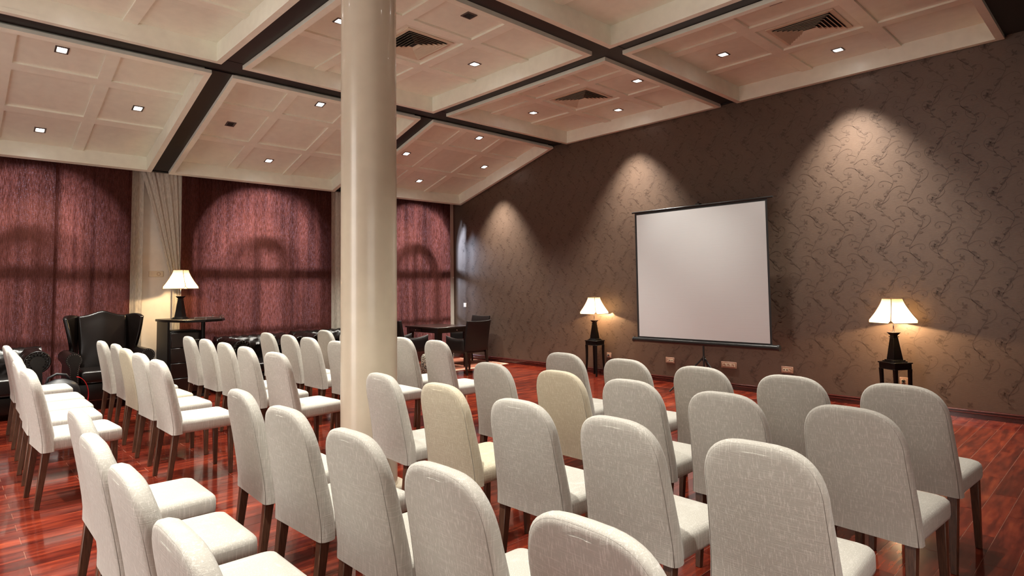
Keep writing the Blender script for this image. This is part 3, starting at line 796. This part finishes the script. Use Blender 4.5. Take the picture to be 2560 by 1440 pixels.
for a in (250, 10, 130):
    A = radians(a); MB().tube([(.05+.02*cos(A), .02*sin(A), .47), (.05+.48*cos(A), .48*sin(A), .012)], .012, 8).build('leg', BLACKMETAL, t)
    MB().tube([(.05+.02*cos(A), .02*sin(A), .25), (.05+.24*cos(A), .24*sin(A), .24)], .006, 6).build('brace', CHROME, t)

# ------------------------------------------------------------ chesterfield furniture
def rolled(g, L, H_, R, T, tuft=True, nl=40):
    """roll-topped upholstered slab along +u (length L). local: x outward, y along, z up. inner face at x=0, roll centre x=T*.5+..., returns grid"""
    prof = [(0.0, .30)]
    zc = H_-R; xc = T*.62
    for k in range(9): prof.append((.0+.01*sin(k/8*pi), .30+(zc-.30-.02)*k/8))
    for k in range(15):
        a = pi-radians(10)-(pi+radians(60))*k/14; prof.append((xc+R*cos(a), zc+R*sin(a)))
    prof += [(xc-.01, zc-R*.9), (xc-.01, .06), (.0, .06)]
    n = len(prof); cum = [0]
    for i in range(1, n): cum.append(cum[-1]+sqrt((prof[i][0]-prof[i-1][0])**2+(prof[i][1]-prof[i-1][1])**2))
    P = []
    for j in range(nl+1):
        y = L*j/nl; row = []
        for i, (x, z) in enumerate(prof):
            d = 0
            if tuft and 1 <= i <= 19:
                a = (cum[i]/.13+y/.15); b_ = (cum[i]/.13-y/.15)
                d = .028*(abs(sin(pi*a/1))*abs(sin(pi*b_/1)))**.4-.02
            a0 = prof[max(0, i-1)]; a1 = prof[min(n-1, i+1)]; tx, tz = a1[0]-a0[0], a1[1]-a0[1]; l = sqrt(tx*tx+tz*tz) or 1
            row.append((x-tz/l*d, y, z+tx/l*d))
        P.append(row)
    g.grid(P); g.add(P[0], [tuple(range(n))]); g.add(P[-1], [tuple(range(n-1, -1, -1))])
    return prof, zc, xc
def chesterfield(name, x0, x1, yf, yb, H_, R, label, cat, seat_z=.42):
    t = thing(name, ((x0+x1)/2, (yf+yb)/2, 0), label, cat)
    W_ = (x1-x0)/2; D = (yb-yf)/2; T = 2*R
    def place(g, M): return g.xf(M)
    # arms: inner face toward the centre
    for s_ in (1, -1):
        g = MB(); pr, zc, xc = rolled(g, 2*D-.10, H_, R, T, nl=max(20, int(2*D*38)))
        M = Matrix.Translation((s_*(W_-xc-R), -D+.02, 0))
        if s_ < 0: g.v = [(-x, y, z) for x, y, z in g.v]
        ao = place(g, M).build('arm', LEATHER, t, smooth=True, auto=radians(50), fix=True)
        # front scroll panel with piping and pleats
        q = MB(); cx = s_*(W_-R); q.tube([(cx, -D+.022, zc), (cx, -D-.016, zc)], R*.55, 20); q.box(cx-.05, cx+.05, -D-.012, -D+.02, .06, zc-.02); q.build('scroll_panel', LEATHER, ao, smooth=True, auto=radians(40))
        q = MB(); q.tube([(cx+R*.93*cos(a*pi/12), -D+.012, zc+R*.93*sin(a*pi/12)) for a in range(24)], .012, 6, closed=True)
        for a in range(16):
            A = a*pi/8; q.tube([(cx+R*.58*cos(A), -D+.008, zc+R*.58*sin(A)), (cx+R*.9*cos(A), -D+.004, zc+R*.9*sin(A))], .006, 5)
        q.build('pleats', LEATHER, ao, smooth=True)
    g = MB(); pr, zc, xc = rolled(g, 2*W_-.06, H_+.01, R, T, nl=int(2*W_*34))
    M = Matrix.Translation((-W_+.03, D-xc-R, 0)) @ Matrix(((0, 1, 0, 0), (1, 0, 0, 0), (0, 0, 1, 0), (0, 0, 0, 1)))
    place(g, M).build('backrest', LEATHER, t, smooth=True, auto=radians(50), fix=True)
    box(-W_+T*.8, W_-T*.8, -D+.02, D-T*.6, .07, .27).build('seat_base', LEATHER, t, bev=.02)
    n = max(1, round((2*W_-2*T)/.62)); w = (2*W_-1.9*T)/n
    for k in range(n):
        xx = -W_+.95*T+k*w; MB().box(xx+.004, xx+w-.004, -D-.005, D-T*.95, .28, seat_z).build('seat_cushion', LEATHER, t, bev=.045, seg=4)
    for sx in (-1, 1):
        for yy in (-D+.06, D-.1):
            MB().lathe([(.018, 0), (.026, .02), (.034, .05), (.03, .075)], 12, c=(sx*(W_-.13), yy)).build('leg', BLACKWOOD, t, smooth=True, auto=.7)
    return t
chesterfield('sofa', -1.05, 1.02, 9.33, 10.24, .80, .135, 'dark brown tufted leather sofa with rolled arm at the left picture edge', 'sofa', .49)
chesterfield('armchair', 3.12, 4.28, 9.2, 10.24, .775, .13, 'tufted dark leather armchair behind the chairs, next to the desk', 'armchair')
chesterfield('armchair', 4.34, 5.60, 9.25, 10.24, .79, .13, 'tufted dark leather armchair behind the chairs, next to the column', 'armchair')

# ------------------------------------------------------------ wing chair
t = thing('wing_chair', (1.655, 9.75, 0), 'tall dark leather wing chair with nailhead rolled arms against the curtain', 'armchair')
# local: faces -y
def pad(P, thick):   # closed shell from a front grid pushed back by thick vector
    g = MB(); Q = [[tuple(Vector(p)+Vector(thick)) for p in r] for r in P]
    g.grid(P); g.grid([r[::-1] for r in Q])
    R_n = len(P); C_n = len(P[0])
    for i in range(R_n-1):
        g.add([P[i][0], P[i+1][0], Q[i+1][0], Q[i][0]], [(0, 1, 2, 3)]); g.add([P[i][-1], P[i+1][-1], Q[i+1][-1], Q[i][-1]], [(3, 2, 1, 0)])
    for j in range(C_n-1):
        g.add([P[0][j], P[0][j+1], Q[0][j+1], Q[0][j]], [(3, 2, 1, 0)]); g.add([P[-1][j], P[-1][j+1], Q[-1][j+1], Q[-1][j]], [(0, 1, 2, 3)])
    return g
P = []
for j in range(15):
    v = j/14; row = []
    for i in range(21):
        s_ = -1+2*i/20; topz = 1.205+.05*exp(-(s_/.45)**2)-.02*abs(s_)
        z = .45+(topz-.45)*v; x = s_*(.265+.015*v); yy = .10+.16*v-.05*(1-s_*s_)*sin(pi*min(1, v*1.05))
        row.append((x, yy, z))
    P.append(row)
pad(P, (0, .10, 0)).build('backrest', LEATHER, t, smooth=True, fix=True, bev=.03, seg=3)
for s_ in (-1, 1):
    P = []
    for j in range(13):
        v = j/12; row = []
        for i in range(9):
            q = i/8    # 0 at the back, 1 at the wing's front edge
            frontw = .10+.10*sin(pi*min(1, v*1.1)*.75)
            z = .62+(1.19-.62)*v+.03*sin(pi*q)*v-(.0 if v < .95 else .03*q)
            yy = .27-q*(frontw+.06)+.05*v; x = s_*(.262+(.17*q**.8)*(.35+.65*v)+.02*sin(pi*q))
            row.append((x, yy, z))
        P.append(row)
    if s_ > 0: P = [r[::-1] for r in P]
    pad(P, (s_*.045, .03, 0)).build('wing', LEATHER, t, smooth=True, fix=True, bev=.03, seg=3)
    # rolled arm
    g = MB(); R = .088; zc = .655; xc = s_*.405
    pr = [(xc-s_*.055, .12)]+[(xc-s_*.055, .12+(zc-.17)*k/5) for k in range(1, 6)]
    ring = [(xc+s_*R*cos(a), zc+R*sin(a)) for a in [radians(215-k*17.5) for k in range(16)]]
    prof = [(xc-s_*.055, .14), (xc-s_*.055, .58)]+ring+[(xc+s_*.04, .55), (xc+s_*.05, .14)]
    Pp = [[(x, yy, z) for x, z in prof] for yy in (-.42, -.415, -.2, .1, .28)]
    g.grid(Pp); g.add(Pp[0], [tuple(range(len(prof)))]); g.add(Pp[-1], [tuple(range(len(prof)))[::-1]])
    ao = g.build('arm', LEATHER, t, smooth=True, fix=True, auto=radians(50))
    g = MB(); path = [(xc-s_*.04, -.424, .16), (xc-s_*.04, -.424, .5)]+[(xc+s_*(R-.014)*cos(radians(215-k*17.5)), -.424, zc+(R-.014)*sin(radians(215-k*17.5))) for k in range(16)]+[(xc+s_*.036, -.424, .53), (xc+s_*.036, -.424, .16)]
    for a_, b_ in zip(path, path[1:]):
        va, vb_ = Vector(a_), Vector(b_); n = max(1, int((vb_-va).length/.022))
        for k in range(n):
            p = va.lerp(vb_, k/n); g.add([(p.x-.005, p.y, p.z), (p.x, p.y, p.z-.005), (p.x+.005, p.y, p.z), (p.x, p.y, p.z+.005), (p.x, p.y-.005, p.z)], [(0, 1, 4), (1, 2, 4), (2, 3, 4), (3, 0, 4)])
    no = g.build('nailhead', STEEL, ao); no['kind'] = 'stuff'
    for yy in (-.36, .3): MB().taper((s_*.38, yy, .14), (.03, .03), (s_*.38, yy+(.03 if yy > 0 else 0), 0), (.018, .018)).build('leg', BLACKWOOD, t)
box(-.38, .38, -.415, .3, .13, .34).build('seat_base', LEATHER, t, bev=.02)
box(-.335, .335, -.44, .20, .345, .505).build('seat_cushion', LEATHER, t, bev=.05, seg=4)

# ------------------------------------------------------------ backpack
t = thing('backpack', (1.08, 9.06, 0), 'black backpack with red strap beside the leather wing chair', 'bag')
g = MB(); P = []
for j in range(13):
    v = j/12; z = .01+.40*v; k = (1-abs(2*v-1)**3.2)**.42 if 0 < v < 1 else .25; row = []
    for i in range(20):
        a = 2*pi*i/20; row.append((.185*k*cos(a)*(1+.04*sin(3*a+5*v)), (.135*k+.01*sin(7*v))*sin(a), z))
    P.append(row)
FABRIC = plain('black_nylon', (.014, .015, .018), .5)
g.grid(P, closed_u=True); g.add(P[0], [tuple(range(19, -1, -1))]); g.add(P[-1], [tuple(range(20))]); g.build('body', FABRIC, t, smooth=True, sub=1)
box(-.13, .10, -.17, -.09, .05, .24).build('front_pocket', FABRIC, t, bev=.035, seg=3)
MB().tube([(-.12, 0, .36), (-.10, 0, .43), (-.03, 0, .465), (.05, 0, .45), (.09, 0, .39)], .013, 8).build('handle', FABRIC, t, smooth=True)
P = []
for k in range(15):
    a = radians(-75+k*11.5); x = .12+.115*cos(a); z = .23+.20*sin(a); P.append([(x, -.10, z), (x, -.145, z), (x+.004, -.145, z+.002), (x+.004, -.10, z+.002)])
MB().grid(P, closed_u=True).build('strap', REDSTRAP, t, fix=True)
MB().tube([(-.15, -.12, .23), (-.165, -.14, .20), (-.16, -.14, .16), (-.14, -.13, .15)], .008, 6).build('buckle', CHROME, t)

t.scale = (1.12, 1.1, 1.15)
# ------------------------------------------------------------ corner desk with drawer cabinet
DZ = 1.10
t = thing('corner_desk', (2.72, 9.80, 0), 'high black desk on drawer cabinet with chrome gallery rail, bearing a lamp', 'desk')
def dl_(x, y): return (x-2.72, y-9.80)
top = [dl_(2.34, 10.20), dl_(2.34, 9.75), dl_(2.50, 9.28), dl_(2.75, 9.22), dl_(3.0, 9.32), dl_(3.10, 9.5), dl_(3.15, 9.75), dl_(3.10, 10.0), dl_(2.98, 10.2)]
MB().prism(top, DZ-.035, DZ).build('worktop', BLACKWOOD, t, bev=.006, seg=2)
MB().tube([(*dl_(2.80, 9.5), .02), (*dl_(2.80, 9.5), DZ-.03)], .028, 14).build('post', BLACKWOOD, t, smooth=True, auto=.8)
MB().lathe([(.11, 0), (.11, .012), (.03, .03)], 20, c=dl_(2.80, 9.5)).build('foot', BLACKWOOD, t)
box(-.36, -.33, -.20, .38, .0, DZ-.035).build('side_panel', BLACKWOOD, t)
cab = box(-.33, .12, -.22, .36, .04, .93).build('cabinet', BLACKWOOD, t, bev=.006, seg=1)
for k in range(4):
    z0 = .06+k*.215; d = box(-.32, .11, -.238, -.215, z0, z0+.205).build('drawer', ESPRESSO, cab, bev=.004, seg=1)
    MB().tube([(-.03, -.238, z0+.10), (-.03, -.262, z0+.10), (.05, -.262, z0+.10), (.05, -.238, z0+.10)], .005, 6).build('handle', CHROME, cab)
rail = [dl_(2.62, 9.27), dl_(2.76, 9.24), dl_(2.98, 9.33), dl_(3.08, 9.51), dl_(3.13, 9.75), dl_(3.08, 9.99)]
g = MB().tube([(x, y, DZ+.036) for x, y in rail], .004, 6)
for x, y in rail: g.tube([(x, y, DZ), (x, y, DZ+.042)], .006, 6)
g.build('gallery_rail', CHROME, t, smooth=True, auto=.8)
tag(box(2.42, 2.74, 9.62, 9.84, .931, .944).build('folder', BLACKPLASTIC, bev=.003, seg=1), 'black folder lying on the drawer cabinet under the desk top', 'folder')
lamp((2.585, 9.84, DZ+.001), radians(45), 'lit parchment lamp with stitched shade on the high black desk', 75)

# ------------------------------------------------------------ writing table and its chairs in the corner
tag(box(5.9, 8.1, 8.75, 10.2, .0005, .006).build('rug', RUG), 'terracotta rug with pale border under the writing table', 'rug')
r_ = bpy.data.objects['rug']; g = MB(); g.box(5.9, 8.1, 8.70, 8.75, .0005, .006); g.box(8.1, 8.14, 8.70, 10.2, .0005, .006); g.build('border', RUGEDGE, r_)
TZ = .775
t = thing('writing_table', (6.97, 9.42, .0065), 'square espresso wood writing table with small drawers in the corner', 'table')
MB().box(-.40, .40, -.53, .53, TZ-.028, TZ).build('tabletop', ESPRESSO, t, bev=.004, seg=1, loc=(0, 0, 0))
box(-.375, .375, -.50, .50, TZ-.105, TZ-.02).build('apron', ESPRESSO, t)
for (x, yy, w, dd) in ((-.503, .18, .006, 0), (-.503, -.0, .006, 0)): pass
for s_ in (-1, 1):
    for q in (-1, 1):
        MB().taper((s_*.33, q*.45, TZ-.03), (.05, .05), (s_*.33, q*.45, 0), (.04, .04)).build('leg', ESPRESSO, t)
d = box(-.387, -.375, .02, .34, TZ-.098, TZ-.03).build('drawer', ESPRESSO, t, bev=.003, seg=1); MB().lathe([(.006, 0), (.010, .01), (.003, .016)], 10).xf(Matrix.Rotation(radians(-90), 4, 'Y')).build('knob', CHROME, d, loc=(-.387, .18, TZ-.064))
d = box(-.12, .22, -.512, -.50, TZ-.098, TZ-.03).build('drawer', ESPRESSO, t, bev=.003, seg=1); MB().lathe([(.006, 0), (.010, .01), (.003, .016)], 10).xf(Matrix.Rotation(radians(90), 4, 'X')).build('knob', CHROME, d, loc=(.05, -.512, TZ-.064))
def leather_chair(x, y, rot, label):
    t = thing('desk_chair', (x, y, .0065 if y > 8.5 else 0), label, 'chair', rot, 'dark leather armchairs at the writing table')
    # faces +x ; back at x=0
    P = []
    for j in range(8):
        v = j/7; row = []
        for i in range(9):
            s_ = -1+2*i/8; row.append((-.07*v-.03*v*v-.025*(1-s_*s_), s_*.262, .40+.53*v-.012*(1-s_*s_)*v))
        P.append(row)
    pad(P, (.045, 0, 0)).build('backrest', LEATHER2, t, smooth=True, fix=True, bev=.008, seg=2)
    box(.03, .52, -.25, .25, .36, .45).build('seat', LEATHER2, t, bev=.02)
    for s_ in (-1, 1):
        P = []
        for j in range(5):
            v = j/4; P.append([(.0+.5*q/6+.01*v, s_*.25, .38+(.235+.03*(q/6)**2-.02*sin(pi*q/6))*v) for q in range(7)])
        pad(P, (0, s_*.03, 0)).build('side_panel', LEATHER2, t, smooth=True, fix=True, bev=.006, seg=1)
        MB().tube([(.0+.5*q/6+.01, s_*.265, .618+.03*(q/6)**2-.02*sin(pi*q/6)) for q in range(7)], .011, 6).build('arm_rest', ESPRESSO, t, smooth=True, auto=.8)
        MB().taper((.02, s_*.24, .40), (.022, .022), (-.03, s_*.24, 0), (.014, .014)).build('leg', ESPRESSO, t)
        MB().taper((.49, s_*.24, .40), (.022, .022), (.49, s_*.24, 0), (.014, .014)).build('leg', ESPRESSO, t)
    return t
leather_chair(6.83, 8.12, radians(90), 'dark leather armchair with its back to the camera at the writing table')
leather_chair(7.95, 9.38, radians(180), 'dark leather armchair between writing table and wallpapered wall')
leather_chair(5.95, 9.3, radians(0), 'dark leather armchair beside the column at the writing table')
t = thing('patterned_pouf', (6.02, 8.30, 0), 'small black and beige patterned pouf seen between two linen chairs', 'pouf')
MB().lathe([(.16, .02), (.19, .05), (.195, .2), (.19, .36), (.16, .40), (.05, .41)], 24).build('cushion', PATTERN, t, smooth=True, auto=.9); MB().lathe([(.17, 0), (.17, .03)], 24).build('base', BLACKWOOD, t)
